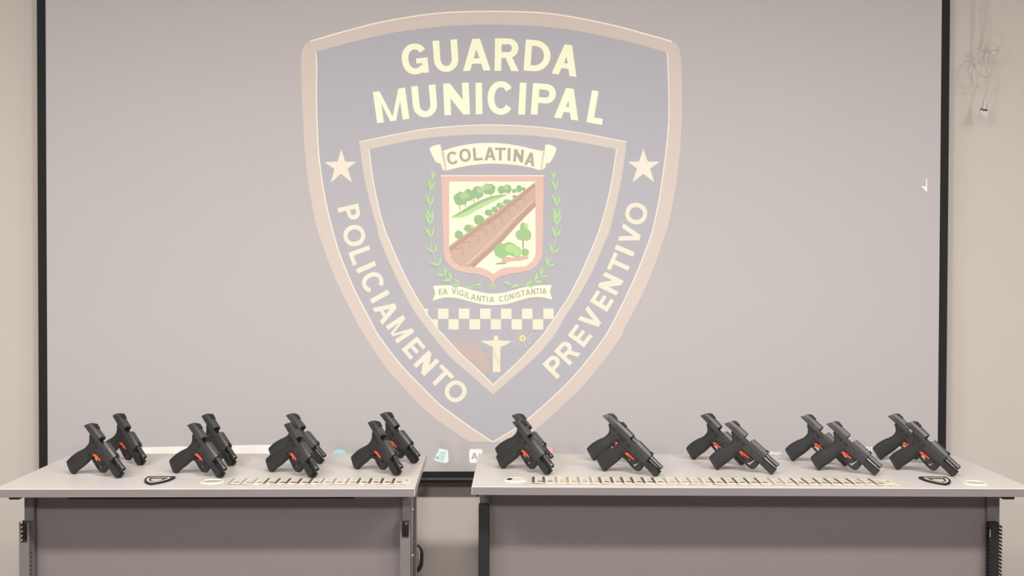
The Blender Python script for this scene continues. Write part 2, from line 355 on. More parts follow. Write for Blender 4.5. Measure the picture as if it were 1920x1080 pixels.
def zz(rows, o, hh): return [(c, o[0]+x/o[2], o[1]+y/o[2], hh*hs, wd/o[2], r) for c, x, y, wd, r, hs in rows]
lettering('banner_lettering', ban, zz([('C', 454, 306, 138, 9, 1.02), ('O', 609, 272, 142, 6, 1.03), ('L', 766, 257, 112, 5, 1), ('A', 918, 254, 140, 1, 1.02), ('T', 1047, 257, 134, -1, 1), ('I', 1155, 262, 36, -1.5, 1), ('N', 1273, 278, 122, -5, 1), ('A', 1418, 320, 126, -10, 1.02)], W1, 24), (188, 184, 168), 7, t=.205)
coa = empty('coat_of_arms', (0, 0, 0)); coa.parent = scr; coa.matrix_parent_inverse = scr.matrix_world.inverted()
fo_l = [(318, 530), (330, 800), (333, 1060)]
bot_o = Z(*W2, [(335, 200), (338, 400), (352, 470), (385, 540), (440, 605), (510, 648), (620, 672), (750, 685), (850, 710), (915, 755), (950, 800), (990, 755), (1050, 712), (1150, 688), (1300, 668), (1420, 640), (1500, 585), (1550, 510), (1572, 430), (1575, 200)])
art('red_frame', coa, [Z(*W1, [(1585, 530), (312, 530)]) + bot_o], (236, 203, 187), 5)
art('frame_top_line', coa, [Z(*W1, [(305, 518), (1592, 518), (1592, 533), (305, 533)])], (250, 238, 215), 6)
bot_i = Z(*W2, catmull([(412, 100), (412, 420), (425, 480), (470, 545), (540, 590), (640, 604), (760, 603), (840, 620), (900, 650), (955, 682), (1010, 650), (1080, 615), (1180, 600), (1330, 595), (1400, 565), (1455, 505), (1482, 420), (1482, 100)], 4))
art('cream_field', coa, [Z(*W1, [(1480, 598), (412, 598)]) + bot_i], (254, 250, 228), 6)
zig = []
for i in range(9):
    t = i/9; g = 1-.45*t; x, y = 672+565*t, 1052-447*t
    zig += stroke([(700+a/4.17, 220+c/4.17) for a, c in ((x-42*g, y-22*g), (x+22*g, y-34*g), (x+30*g, y+28*g))], 1.2*g+.3)
art('road', coa, [([Z(*W1, [(1482, 608), (1482, 915)]) + Z(*W2, [(735, 597), (640, 603), (540, 590), (470, 545), (425, 480), (413, 420), (413, 335)])], (219, 189, 168), 7),
    (stroke(Z(*W2, [(418, 385), (760, 130), (1000, -30)]) + Z(*W1, [(1250, 830), (1470, 640)]), 6.5) + stroke(Z(*W2, [(690, 590), (1000, 320)]) + Z(*W1, [(1380, 960), (1475, 870)]), 8.5), (203, 168, 150), 8),
    (stroke(Z(*W2, [(620, 560), (660, 545), (1020, 200), (1190, 20)]) + Z(*W1, [(1455, 840)]), 1.3), (246, 222, 205), 9), (zig, (198, 160, 140), 9)])
art('hill', coa, [([Z(*W1, catmull([(428, 1046), (560, 965), (700, 880), (850, 810), (1000, 768), (1150, 758)]) + catmull([(1060, 800), (900, 880), (750, 960), (620, 1030), (520, 1052)]))], (201, 233, 165), 7),
    ([Z(*W1, catmull([(428, 1046), (560, 965), (700, 880), (850, 810), (1000, 768), (1150, 758)]) + catmull([(980, 800), (820, 860), (660, 950), (520, 1020)]))], (170, 205, 150), 8)])
random.seed(4)
def blob(o, x, y, rx, ry, n=22, jag=.1):
    return Z(*o, [(x+rx*(1+random.uniform(-jag, jag))*math.cos(2*PI*i/n), y+ry*(1+random.uniform(-jag, jag))*math.sin(2*PI*i/n)) for i in range(n)])
crown = [blob(W1, 560, 810, 90, 85), blob(W1, 650, 770, 70, 75), blob(W1, 765, 735, 75, 80), blob(W1, 905, 690, 82, 68), blob(W1, 1060, 700, 48, 50), blob(W1, 1130, 690, 55, 52), blob(W1, 1280, 690, 35, 45), blob(W1, 1218, 715, 28, 26), blob(W1, 1335, 690, 24, 24),
         blob(W1, 780, 1060, 62, 46), blob(W1, 900, 985, 48, 40), blob(W1, 975, 945, 40, 34), blob(W1, 1040, 895, 46, 36), blob(W1, 1130, 850, 50, 34), blob(W1, 1225, 785, 30, 20),
         blob(W2, 530, 200, 52, 52), blob(W2, 650, 120, 55, 46), blob(W2, 785, 25, 66, 50)]
art('far_trees', coa, [(crown, (168, 202, 148), 9),
    ([blob(W1, 600, 775, 60, 45), blob(W1, 800, 705, 45, 42), blob(W1, 880, 670, 60, 34), blob(W1, 1120, 675, 34, 30), blob(W2, 690, 100, 24, 22), blob(W1, 1060, 880, 24, 18)], (190, 222, 160), 10),
    (sum([stroke(Z(*W1, p), 1.6) for p in ([(540, 880), (545, 955)], [(605, 860), (618, 910)], [(715, 800), (722, 860)], [(770, 800), (775, 825)], [(935, 740), (935, 780)], [(1048, 730), (1050, 755)], [(1158, 730), (1158, 752)], [(1278, 715), (1282, 735)])], []), (165, 180, 140), 8.5)])
art('near_tree', coa, [([blob(W2, 1335, 110, 48, 62), blob(W2, 1300, 200, 62, 66), blob(W2, 1375, 205, 58, 70), blob(W2, 1355, 420, 48, 50)], (178, 210, 152), 9), ([blob(W2, 1365, 90, 22, 34)], (196, 232, 160), 10),
    ([Z(*W2, [(1318, 260), (1340, 260), (1336, 420), (1325, 420)])], (176, 188, 150), 11)])
art('near_bush', coa, [([blob(W2, 1060, 400, 92, 92, jag=.06), blob(W2, 1150, 375, 110, 82, jag=.06), blob(W2, 1235, 410, 78, 70, jag=.06)], (172, 214, 150), 9), ([blob(W2, 1180, 370, 80, 50), blob(W2, 1260, 420, 50, 44)], (196, 232, 160), 10),
    ([Z(*W2, [(1060, 490), (1140, 475), (1230, 485), (1300, 465), (1400, 475), (1390, 500), (1290, 522), (1180, 530), (1100, 552), (1062, 545)])], (232, 196, 180), 8), ([Z(*W2, [(985, 555), (1030, 545), (1120, 545), (1115, 565), (990, 567)])], (176, 184, 158), 8.5)])
def leaf(p, ang, ln, wd):
    c, s = math.cos(ang), math.sin(ang)
    prof = [(0, 0), (.2, .35), (.45, .5), (.7, .36), (1, 0)]
    up = [(x*ln, y*wd) for x, y in prof]; dn = [(x*ln, -y*wd) for x, y in prof[1:-1]][::-1]
    f = lambda q: (p[0]+q[0]*c-q[1]*s, p[1]+q[0]*s+q[1]*c)
    return [f(q) for q in up+dn], [f(q) for q in up]
for sgn in (1, -1):
    fx = (lambda x: x) if sgn == 1 else (lambda x: 1905-x)
    stem = [(fx(x), y) for x, y in [(200, 560), (172, 750), (165, 940), (165, 1060), (166, 1170), (180, 1300), (200, 1430), (250, 1590), (330, 1730), (420, 1815), (520, 1870), (640, 1895), (730, 1882)]]
    stem = catmull(Z(*W1, stem), 5)
    full, half = [], []
    for f, l, a0 in [(.012, 15, .26), (.075, 23, .3), (.163, 25, .34), (.25, 22, .34), (.32, 26, .34), (.43, 25, .4), (.54, 21, .6), (.62, 20, .68), (.70, 19, .7), (.78, 18, .66), (.85, 16, .5), (.91, 17, .12), (.985, 19, -.1)]:
        i = min(len(stem)-2, int(f*(len(stem)-1))); p = stem[i]
        t = math.atan2(stem[i][1]-stem[i+1][1], stem[i][0]-stem[i+1][0])      # towards the tip
        for sd in (1, -1):
            if f > .9 and sd*sgn == -1: continue
            aa = (t if f < .9 else t+PI) + sd*a0
            L, R = leaf(p, aa, l, 8); full.append(L); half.append(R)
    lb = empty('laurel_branch'); lb.parent = scr; lb.matrix_parent_inverse = scr.matrix_world.inverted()
    art('stem', lb, stroke(stem, 1.4), (206, 226, 182), 5)
    art('leaves', lb, [(full, (177, 208, 160), 6), (half, (202, 229, 180), 7)])
    if sgn == 1: art('laurel_bud', scr, [disc(923.5, 537, 6, 14, 7)], (192, 212, 168), 5)
mot = empty('motto_banner'); mot.parent = scr; mot.matrix_parent_inverse = scr.matrix_world.inverted()
art('scroll', mot, [Z(*W2, catmull([(212, 834), (400, 828), (560, 845), (720, 890), (860, 922), (960, 930), (1100, 915), (1300, 862), (1450, 832), (1686, 822)]) + [(1660, 905)] + catmull([(1695, 1005), (1560, 976), (1430, 978), (1300, 1010), (1150, 1055), (960, 1074), (800, 1060), (650, 1022), (500, 986), (350, 980), (205, 1020)]) + [(240, 925)])], (248, 246, 226), 5)
lettering('motto_lettering', mot, zz([('E', 305, 908, 44, 0, 1), ('A', 362, 905, 62, 0, 1), ('V', 473, 896, 58, -5, 1), ('I', 520, 908, 12, -9, 1), ('G', 566, 922, 56, -10, 1), ('I', 614, 938, 12, -12, 1), ('L', 652, 955, 42, -14, 1), ('A', 712, 973, 60, -10, 1), ('N', 780, 990, 54, -8, 1), ('T', 838, 997, 50, -4, 1), ('I', 887, 1002, 12, -2, 1), ('A', 940, 1004, 60, 0, 1),
    ('C', 1057, 995, 56, 6, 1), ('O', 1125, 984, 58, 10, 1), ('N', 1188, 964, 48, 14, 1), ('I', 1238, 948, 12, 14, 1), ('S', 1275, 942, 44, 12, 1), ('T', 1330, 925, 50, 9, 1), ('A', 1392, 912, 62, 6, 1), ('N', 1456, 904, 48, 4, 1), ('T', 1510, 900, 48, 2, 1), ('I', 1549, 899, 12, 0, 1), ('A', 1592, 899, 56, 0, 1)], W2, 10.8), (190, 184, 168), 6, t=.17)
cols = [145, 272, 404, 530, 663, 795, 928, 1055, 1186, 1315, 1447, 1580, 1708]
sq = [Z(*W3, [(85, 125), (145, 125), (145, 232)]), Z(*W3, [(190, 257), (272, 257), (272, 372)])]
for i in range(1, 12):
    y0, y1 = ((125, 252) if i % 2 else (255, 382))
    sq.append(Z(*W3, [(cols[i], y0), (cols[i+1], y0), (cols[i+1], y1), (cols[i], y1)]))
art('checker_band', scr, [(sq, (249, 240, 220), 5), (stroke(Z(*W3, [(85, 124), (1795, 120)]), .9) + stroke(Z(*W3, [(272, 384), (1590, 384)]), .6), (222, 213, 204), 4)])
art('mountain', scr, [([Z(*W3, [(452, 560), (520, 492), (600, 582), (635, 530), (682, 480), (725, 540), (800, 625), (885, 720), (930, 880), (850, 945), (700, 800), (560, 665)])], (211, 190, 181), 4),
    (stroke(Z(*W3, [(682, 480), (740, 560), (800, 625)]), 1) + stroke(Z(*W3, [(765, 815), (835, 860)]), 1) + stroke(Z(*W3, [(800, 660), (870, 715)]), .9) + stroke(Z(*W3, [(470, 545), (520, 492), (545, 520)]), .9), (222, 200, 190), 5)])
art('statue', scr, [Z(*W3, [(803, 522), (900, 522), (962, 516), (968, 478), (980, 459), (1010, 459), (1020, 478), (1026, 516), (1090, 522), (1190, 524), (1155, 552), (1110, 576), (1048, 602), (1045, 912), (953, 912), (955, 600), (890, 572), (840, 547)])], (250, 238, 212), 5)
art('sash', scr, stroke(Z(*W3, catmull([(966, 640), (975, 690), (1000, 745), (1045, 795)])), .9), (206, 192, 165), 6)
sun = empty('sun'); sun.parent = scr; sun.matrix_parent_inverse = scr.matrix_world.inverted()
art('sun_disc', sun, [disc(780+1323/6.62, 560+491/6.62, 6.4)], (248, 233, 168), 5)
art('sun_spot', sun, [Z(*W3, [(1325, 460), (1340, 490), (1325, 512), (1312, 492)])], (205, 190, 140), 6)
ry = []
for k in range(12):
    a = 2*PI*k/12+.1; r0, r1 = (58, 108+(k % 3)*16)
    ry += stroke(Z(*W3, [(1323+r0*math.cos(a), 491+r0*math.sin(a)), (1323+r1*math.cos(a), 491+r1*math.sin(a))]), [.4, 1.3] if k % 2 else [1.3, .4])
art('sun_rays', sun, ry, (240, 228, 212), 5)

# --- desktop symbols along the foot of the projected picture
WHT = (254, 253, 248)
art('taskbar_window', scr, [[(246, 839), (460, 834.5), (512, 834), (512, 870), (246, 870)]], (252, 249, 240), 1)
art('cyan_icon', scr, [disc(637, 856, 14.5, 30, 14)], (184, 240, 241), 1)
fi = empty('folder_icon'); fi.parent = scr; fi.matrix_parent_inverse = scr.matrix_world.inverted()
art('sheet', fi, [Z(800, 830, 12, [(290, 132), (465, 165), (480, 190), (492, 420), (430, 465), (240, 415), (165, 385)])], WHT, 1)
art('sheet_face', fi, [Z(800, 830, 12, [(280, 195), (440, 190), (410, 330), (375, 418), (250, 395), (262, 300)])], (208, 244, 236), 2)
art('sheet_edge', fi, [Z(800, 830, 12, [(205, 320), (268, 280), (258, 380), (190, 365)])], (182, 210, 192), 3)
ai = empty('letter_icon'); ai.parent = scr; ai.matrix_parent_inverse = scr.matrix_world.inverted()
def rrect(x0, x1, y0, y1, r, n=5):
    return [(cx+r*math.cos(a0+PI/2*i/n), cy+r*math.sin(a0+PI/2*i/n)) for cx, cy, a0 in ((x1-r, y0+r, -PI/2), (x1-r, y1-r, 0), (x0+r, y1-r, PI/2), (x0+r, y0+r, PI)) for i in range(n+1)]
art('tile', ai, [rrect(879.8, 904.5, 842, 868, 4)], WHT, 1)
lettering('icon_letter', ai, [('A', 889.5, 855, 12.5, 11.5, 0)], (186, 182, 174), 2, t=.19)
art('pink_icon', scr, [disc(1031, 845, 5.5, 20, 7)], (252, 198, 201), 1)
art('white_icon', scr, [rrect(893, 904, 842, 850, 2)], WHT, 1)
art('battery_icon', scr, [[(1451, 850.5), (1461, 850.5), (1461, 854.6), (1452, 854.6)]] + stroke([(1451, 848.5), (1463.5, 848.3), (1464, 852), (1465, 854.5)], 1.2) + stroke([(1443, 851), (1450, 849)], 1.6) + stroke([(1445, 846), (1446, 853)], 1.2) + stroke([(1448.5, 846), (1449, 853)], 1.2), WHT, 1)
lettering('clock_lettering', scr, [('3', 1627, 844.5, 11.5, 7, 0), ('1', 1633.5, 843.8, 12, 3.6, 0), (':', 1641, 844, 7, 1.6, 0)][:2], WHT, 1, t=.16)
art('mouse_pointer', scr, [Z(1700, 320, 18, [(660, 270), (690, 270), (690, 728), (502, 545), (545, 508), (645, 558)])], WHT, 1)

# ------------------------------------------------------------------ desks
TT = .74
def desk(name, x, y, ang, W, DD, label):
    D = empty(name, (x, y, 0), math.radians(ang)); tag(D, label, 'desk')
    b = MB(); b.box(0, W, 0, DD, TT-.0245, TT, .0015); b.build('tabletop', M['lam'], D)
    b = MB(); b.box(.002, W-.002, -.0012, .0002, TT-.0232, TT-.0014); b.build('edge_band', M['edge'], D)
    return D
def sleeve(D, x0, x1, y0, y1, ztop, win, name='leg_sleeve', m='leg'):
    """channel with a window cut in its face and a ladder of slots in both sides"""
    b = MB(); t = .002; zb, wb = .03, ztop-win
    b.box(x0, x1, y0, y0+t, zb, wb)
    b.box(x0, x0+.0045, y0, y0+t, wb, ztop); b.box(x1-.0045, x1, y0, y0+t, wb, ztop)
    b.box(x0, x1, y1-t, y1, zb, ztop)
    for xs in (x0, x1-t):
        b.box(xs, xs+t, y0+t, y0+.009, zb, ztop); b.box(xs, xs+t, y1-.009, y1-t, zb, ztop)
        z = zb
        while z < ztop-.006:
            b.box(xs, xs+t, y0+.009, y1-.009, z, min(ztop, z+.0078)); z += .0128
    return b.build(name, M[m], D)
def foot(D, x0, x1):
    b = MB(); b.box(x0, x1, .03, .57, 0, .03, .004); b.build('foot', M['leg'], D)
def grommet(D, x, y, kind):
    n = 40; ci = lambda r, z: [(x+r*math.cos(2*PI*i/n), y+r*math.sin(2*PI*i/n), z) for i in range(n)]
    b = MB(); b.loft([ci(.0355, TT), ci(.0355, TT+.002), ci(.034, TT+.0035), ci(.030, TT+.0035), ci(.0285, TT+.0005), ci(.0285, TT)], caps=(False, False))
    r = b.build('cable_grommet', M['grom'], D, 50)
    b = MB(); b.loft([ci(.0284, TT+.0001), ci(.0284, TT+(.0028 if kind == 'cap' else .0008))])
    b.build('grommet_cap', M['grom' if kind == 'cap' else 'cap'], r, 50)
    if kind == 'cap':
        b = MB(); b.prism([(x-.027+.0, y-.004), (x-.022, y-.013), (x-.015, y-.016), (x-.010, y-.004), (x-.008, y+.010), (x-.014, y+.016), (x-.022, y+.013)], 2, TT+.0029, TT+.0032)
        b.build('hole_shade', M['shade_black'], r)  # dark patch on the cap, painting in the shade of an opening

dl = desk('desk', -1.424, 3.166, .2, 1.2, .605, 'shorter grey desk at left, holding four pairs of pistols')
b = MB(); b.box(.0595, 1.152, .155, .173, .12, TT-.0245); b.build('modesty_panel', M['panel'], dl)
for x0, x1, nm in ((.0305, .0575, 'leg_post'), (1.152, 1.180, 'leg_post')):
    b = MB(); b.box(x0, x1, .135, .19, .03, TT-.0245, .002); b.build(nm, M['leg'], dl)
sleeve(dl, .0285, .0575, .103, .134, .621, .060)
b = MB(); b.box(.0310, .0555, .1305, .1318, .561, .619); b.build('sleeve_shade', M['leg_shaded'], dl)  # dark sheet standing for the shade inside the sleeve window
sleeve(dl, 1.150, 1.180, .100, .134, .621, .048)
b = MB(); b.box(1.154, 1.176, .1295, .1335, .573, .617); b.build('sleeve_shade', M['leg_shaded'], dl)  # same dark sheet painting in shade, right sleeve
b = MB(); b.box(1.147, 1.180, .36, .395, .03, TT-.0245, .002); b.build('rear_post', M['leg'], dl)
b = MB(); b.box(1.157, 1.165, .19, .36, .1, TT-.0245); b.build('side_plate', M['leg_shaded'], dl)  # plate coloured dark for the shade of its recess
b = MB(); b.box(1.1802, 1.1816, .145, .187, .05, TT-.0245); b.build('side_rail', M['screw'], dl)
b = MB(); b.box(1.1802, 1.1812, .365, .39, .05, TT-.0245); b.build('side_rail', M['cap'], dl)
b = MB(); b.box(.031, .061, .36, .395, .03, TT-.0245, .002); b.build('rear_post', M['leg'], dl)
for z in (.642, .503):
    b = MB(); b.loft([[(1.1816+h, .165+r*math.cos(2*PI*i/12), z+r*math.sin(2*PI*i/12)) for i in range(12)] for h, r in ((0, .007), (.0025, .006), (.0035, .003))]); b.build('screw', M['screw'], dl, 40)
for x, z in ((.047, .609), (1.166, .609)):
    b = MB(); b.loft([[(x+r*math.cos(2*PI*i/12), .1295-h, z+r*math.sin(2*PI*i/12)) for i in range(12)] for h, r in ((0, .004), (.002, .003))]); b.build('screw', M['screw'], dl, 40)
b = MB(); b.box(.017, .048, .06, .16, .697, TT-.0245, .002); b.box(.030, .050, .10, .14, .703, TT-.0245); b.build('bracket', M['bracket'], dl)
b = MB(); b.box(.189, 1.018, .06, .085, .699, TT-.0245); b.build('cable_rail', M['shade_black'], dl)
foot(dl, .025, .065); foot(dl, 1.15, 1.19)
grommet(dl, .595, .105, 'ring')

dr = desk('desk', -.062, 3.197, -1.3, 1.625, .578, 'longer grey desk at right, holding five pairs of pistols')
b = MB(); b.box(.050, 1.5525, .155, .173, .12, TT-.0245); b.build('modesty_panel', M['panel'], dr)
b = MB(); b.box(.0195, .0495, .14, .19, .03, TT-.0245, .002); b.build('leg_post', M['leg'], dr)
b = MB(); b.box(.017, .0485, .11, .1395, .03, .664, .002); b.build('leg_cover', M['blackp'], dr)
b = MB(); b.box(1.553, 1.590, .14, .195, .03, TT-.0245, .002); b.build('leg_post', M['leg'], dr)
b = MB(lambda p: p+Vector((.023, .055, -.013)))                                           # slotted duct: lid, back and two rows of hooked fingers
b.box(1.5255, 1.555, .060, .064, .06, .629, .0015); b.box(1.5275, 1.555, .0825, .0845, .06, .627)
z = .619
while z > .05:
    for xs, sg in ((1.556, 1), (1.5245, -1)):
        b.box(min(xs, xs-sg*.002), max(xs, xs-sg*.002), .064, .0825, z-.0065, z)
        if sg == 1: b.prism([(xs, z), (xs+.009, z-.002), (xs+.0105, z-.0085), (xs+.0075, z-.0085), (xs+.006, z-.005), (xs, z-.0055)], 1, .064, .0825)
    b.box(1.529, 1.536, .0585, .060, z-.004, z)
    z -= .0111
b.build('slotted_duct', M['blackp'], dr)
b = MB(lambda p: p+Vector((.023, .055, -.013))); b.box(1.5262, 1.529, .0592, .0601, .585, .607); b.build('duct_sticker', M['cap'], dr)
b = MB(); b.box(1.550, 1.582, .025, .10, .7035, TT-.0245); b.build('bracket', M['bracket'], dr)
b = MB(); b.box(.0125, .019, .02, .05, .7075, TT-.0245); b.build('bracket', M['bracket'], dr)
b = MB(); b.box(.018, .05, .36, .395, .03, TT-.0245, .002); b.build('rear_post', M['leg'], dr)
b = MB(); b.box(1.553, 1.59, .36, .395, .03, TT-.0245, .002); b.build('rear_post', M['leg'], dr)
foot(dr, .015, .055); foot(dr, 1.545, 1.597)
grommet(dr, .127, .102, 'cap'); grommet(dr, 1.489, .080, 'ring')

# ------------------------------------------------------------------ pistols (slide locked back, muzzle down, resting on grip and dust cover)
LC = math.hypot(132.5, 109.1); CC, SS = 132.5/LC, 109.1/LC
def pm(p):                                          # (a along barrel, w across, b down) in mm -> local metres
    a, ww, bb = p[0]-66.2, p[1], p[2]-151.6
    return Vector((CC*a-SS*bb, ww, -(SS*a+CC*bb)))/1000
def PB(): return MB(pm)
def build_pistol():
    root = empty('pistol')
    # frame: grip, receiver, dust cover, trigger guard
    b = PB()
    st = [((19.5, 25), (95, 25), 12.5), ((22, 32.5), (95, 35), 13), ((32, 38), (92, 45), 13.6), ((39.5, 47), (88.5, 54), 13.8), ((41, 56), (85, 63), 14), ((40.3, 68), (80, 73), 14.3), ((36.5, 78), (78.3, 81), 15),
          ((30.9, 89.4), (78.2, 90), 15.6), ((25.5, 105), (75.6, 107), 16), ((22.4, 117), (73.4, 118), 16), ((21.2, 128), (70.2, 131), 15.8), ((21.2, 133), (68.3, 143), 15.5)]
    n = 24; loops = []
    for (a0, b0), (a1, b1), hw in st:
        lp = []
        for i in range(n):
            th = 2*PI*i/n; c, s = math.cos(th), math.sin(th)
            u = math.copysign(abs(c)**.62, c); q = math.copysign(abs(s)**.72, s)
            f = (1+u)/2; lp.append((a0+(a1-a0)*f, hw*q*(1-.12*f), b0+(b1-b0)*f))
        loops.append(lp)
    b.loft(loops)
    def xs(a, tb, bb, hw, ch=2.2): return [(a, -hw+ch*.4, tb), (a, hw-ch*.4, tb), (a, hw, tb+ch), (a, hw, bb-ch), (a, hw-ch, bb), (a, -hw+ch, bb), (a, -hw, bb-ch), (a, -hw, tb+ch)]
    b.loft([xs(60, 25, 46, 13.4), xs(96, 25, 46.5, 13.6), xs(126, 25, 44.5, 13.6), xs(141, 25, 42.5, 13.4), xs(150, 25, 42, 13)])
    # dust cover as an open trough with a nose block
    def tr(a, t, lo): return [(a, -12.6, t), (a, -6.8, t), (a, -6.8, lo-7), (a, 6.8, lo-7), (a, 6.8, t), (a, 12.6, t), (a, 12.6, lo-3), (a, 10, lo), (a, -10, lo), (a, -12.6, lo-3)]
    b.loft([tr(145, 25, 42), tr(170, 24.2, 42.5), tr(192, 23, 43), tr(196, 22.6, 42.8), tr(198.2, 23.6, 41.5)])
    b.box(190, 197, -8, 8, 35, 41)
    for a in (158, 172, 184): b.box(a, a+3.5, -10.4, 10.4, 41.8, 43.4)         # rail ribs
    for s in (-1, 1): b.box(152, 190, *sorted((s*12.4, s*13.2)), 30.5, 32)        # rail lip
    # trigger guard
    path = [(80, 70.5), (90, 71.5), (104, 72.5), (120, 73.8), (134, 73.5), (142, 72), (146, 68.5), (147, 62), (146.5, 54), (146.5, 43)]
    L = []
    for i, (a, bb) in enumerate(path):
        q0, q1 = path[max(0, i-1)], path[min(len(path)-1, i+1)]
        t = Vector((q1[0]-q0[0], q1[1]-q0[1])).normalized(); nn = Vector((-t.y, t.x)); h = 2.2; wd = 6.5
        L.append([(a+nn.x*h*sg, ww, bb+nn.y*h*sg) for sg, ww in ((-1, -wd), (-1, wd), (1, wd*.8), (1, -wd*.8))])
    b.loft(L)
    b.prism([(133, 42), (147.5, 42), (147.5, 66), (143, 71), (134, 72), (130, 66)], 1, -6.4, 6.4)
    b.build('frame', M['polymer'], root, 38)
    # magazine base
    b = PB(); lp = []
    for k, (a0, b0, a1, b1, sc) in enumerate(((21.2, 133.2, 68.2, 143.2, .97), (21.2, 134, 68.2, 144, .99), (21.6, 138.9, 66.9, 151.2, 1), (21.9, 139.2, 66.5, 151.6, .99))):
        r = []
        for i in range(n):
            th = 2*PI*i/n; c, s = math.cos(th), math.sin(th)
            u = math.copysign(abs(c)**.5, c); q = math.copysign(abs(s)**.6, s); f = (1+u)/2
            r.append((a0+(a1-a0)*f, 15.6*q*(1-.1*f)*sc, b0+(b1-b0)*f))
        lp.append(r)
    b.loft(lp); b.build('magazine_base', M['polymer'], root, 38)
    # slide
    b = PB()
    def sx(a, top=0, sh=0): return [(a-sh*top/24, -8.2, top), (a-sh*top/24, 8.2, top), (a+sh*0, 12.2, top+5.5), (a, 13, top+9), (a, 13, 24), (a, -13, 24), (a, -13, top+9), (a, -12.2, top+5.5)]
    rear = [(1.5, -8, .6), (1.5, 8, .6), (-1.5, 12, 6), (-3, 12.8, 9), (-10.9, 12.8, 23.6), (-10.9, -12.8, 23.6), (-3, -12.8, 9), (-1.5, -12, 6)]
    b.loft([rear, [(p[0]+1.2, p[1]*1.015, p[2]) for p in rear], sx(30), sx(63.5), ])
    b.box(63.4, 88, -13, -9.6, 13, 24); b.box(63.4, 88, 9.6, 13, 17, 24)
    # front half with an open nose
    b.loft([sx(87.5), sx(143.5), [(147.5, p[1]*.95, 12+(p[2]-12)*.95) for p in sx(147)]], caps=(True, False))
    bm = b.bm; bm.verts.ensure_lookup_table()
    outer = [(147.5, p[1]*.95, 12+(p[2]-12)*.95) for p in sx(147)]
    N = 32
    def rp(pts, n):
        q = resample(pts+[pts[0]], n+1)[:-1]; return q
    ro = rp([outer[i] for i in (0, 1, 2, 3, 4, 5, 6, 7)], N)
    ci = lambda a, r: [(a, r*math.sin(math.atan2(p[1], -(p[2]-11))), 11-r*math.cos(math.atan2(p[1], -(p[2]-11)))) for p in ro]
    b.loft([ro, ci(147.6, 9.0), ci(138, 8.8)], caps=(False, True))
    for s in (-1, 1):                                # serrations
        for k in range(7):
            a = 7+k*4.6; o, i = s*13.5, s*12.6
            b.loft([[(a+3, o, 9.5), (a+4.8, o, 9.5), (a+.6, o, 21), (a-1.2, o, 21)], [(a+3, i, 9.5), (a+4.8, i, 9.5), (a+.6, i, 21), (a-1.2, i, 21)]])
        b.box(-8, 146, *sorted((s*12.6, s*13.35)), 22.2, 24)
    b.build('slide', M['slide'], root, 25)
    # dark plates between breech face and chamber, painting in the port's shade
    b = PB(); b.box(63.6, 86.5, -9.5, 9.5, 19, 24.9); b.box(63.55, 64.1, -9.4, 9.4, 3, 23); b.box(85.4, 86, -9, 9, 6, 24)
    b.build('port_shade', M['shade_black'], root)
    # chamber hood and barrel
    b = PB()
    rg = lambda a, r: [(a, r*math.cos(2*PI*i/20), 10.6+r*math.sin(2*PI*i/20)) for i in range(20)]
    b.loft([rg(100, 6.9), rg(183, 6.9), rg(183.3, 7.5), rg(193.5, 7.5), rg(195, 6.9), rg(195, 4.9), rg(165, 4.8)], caps=(True, True))
    b.box(86, 102, -7, 7, 5.5, 18)
    b.build('barrel', M['barrel'], root, 40)
    b = PB(); b.tube([(110, 0, 27.5), (140, 0, 29.6), (189, 0, 32)], 2.3, 10)
    for s in (-1, 1): b.tube([(140, s*5.4, 27), (188, s*5.4, 27.2)], .8, 6)
    b.build('guide_rod', M['rod'], root, 40)
    # sights
    b = PB()
    b.prism([(5, 1), (7, -3.4), (11, -4.2), (26, -3.2), (30, 1)], 1, -8.2, -2.2); b.prism([(5, 1), (7, -3.4), (11, -4.2), (26, -3.2), (30, 1)], 1, 2.2, 8.2); b.prism([(6, 1), (9, -1.4), (26, -1.4), (30, 1)], 1, -2.3, 2.3)
    b.build('rear_sight', M['sight'], root)
    b = PB(); b.prism([(136, 1), (138.5, -3.2), (145, -4.4), (147.3, -3.6), (147.3, 1)], 1, -2.4, 2.4); b.prism([(133, .8), (136, -.9), (147.2, -.9), (147.2, .8)], 1, -5, 5); b.build('front_sight', M['sight'], root)
    # controls
    b = PB(); b.box(39, 59, -15.6, -13.2, 26.6, 30.2, .6); b.box(52, 58, -17, -15, 26.8, 30.6, .5); b.box(40, 58, 13.2, 15.2, 26.6, 30, .6); b.build('safety_lever', M['lever'], root)
    b = PB(); b.box(66, 81, -15.8, -13.4, 26.2, 31.5, .7); b.box(74, 80, -17, -15.4, 26.6, 32, .5); b.build('slide_stop', M['lever'], root)
    b = PB(); b.loft([[(111+r*math.cos(2*PI*i/14), ww, 32+r*math.sin(2*PI*i/14)) for i in range(14)] for ww, r in ((-14.6, 2.4), (-13.4, 2.9), (13.4, 2.9), (14.6, 2.4))]); b.build('takedown_pin', M['lever'], root, 40)
    b = PB(); b.loft([[(74.5+r*math.cos(2*PI*i/14), ww, 65+r*math.sin(2*PI*i/14)) for i in range(14)] for ww, r in ((-15.6, 2.6), (-12, 3.2))]); b.build('magazine_release', M['lever'], root, 40)
    b = PB(); b.prism([(100, 45), (130, 45), (128, 56), (124, 65), (116, 70), (108, 66.5), (101, 60.5)], 1, -4.5, 4.5); b.build('trigger', M['polymer'], root, 30)
    # orange block behind the trigger
    b = PB()
    ax0, ax1 = Vector((81, 0, 56.5)), Vector((114, 0, 53)); dv = (ax1-ax0).normalized(); nv = Vector((-dv.z, 0, dv.x))
    def ol(t, ra, rw): 
        p = ax0+(ax1-ax0)*t; return [tuple(p+nv*(ra*math.cos(2*PI*i/16))+Vector((0, rw*math.sin(2*PI*i/16), 0))) for i in range(16)]
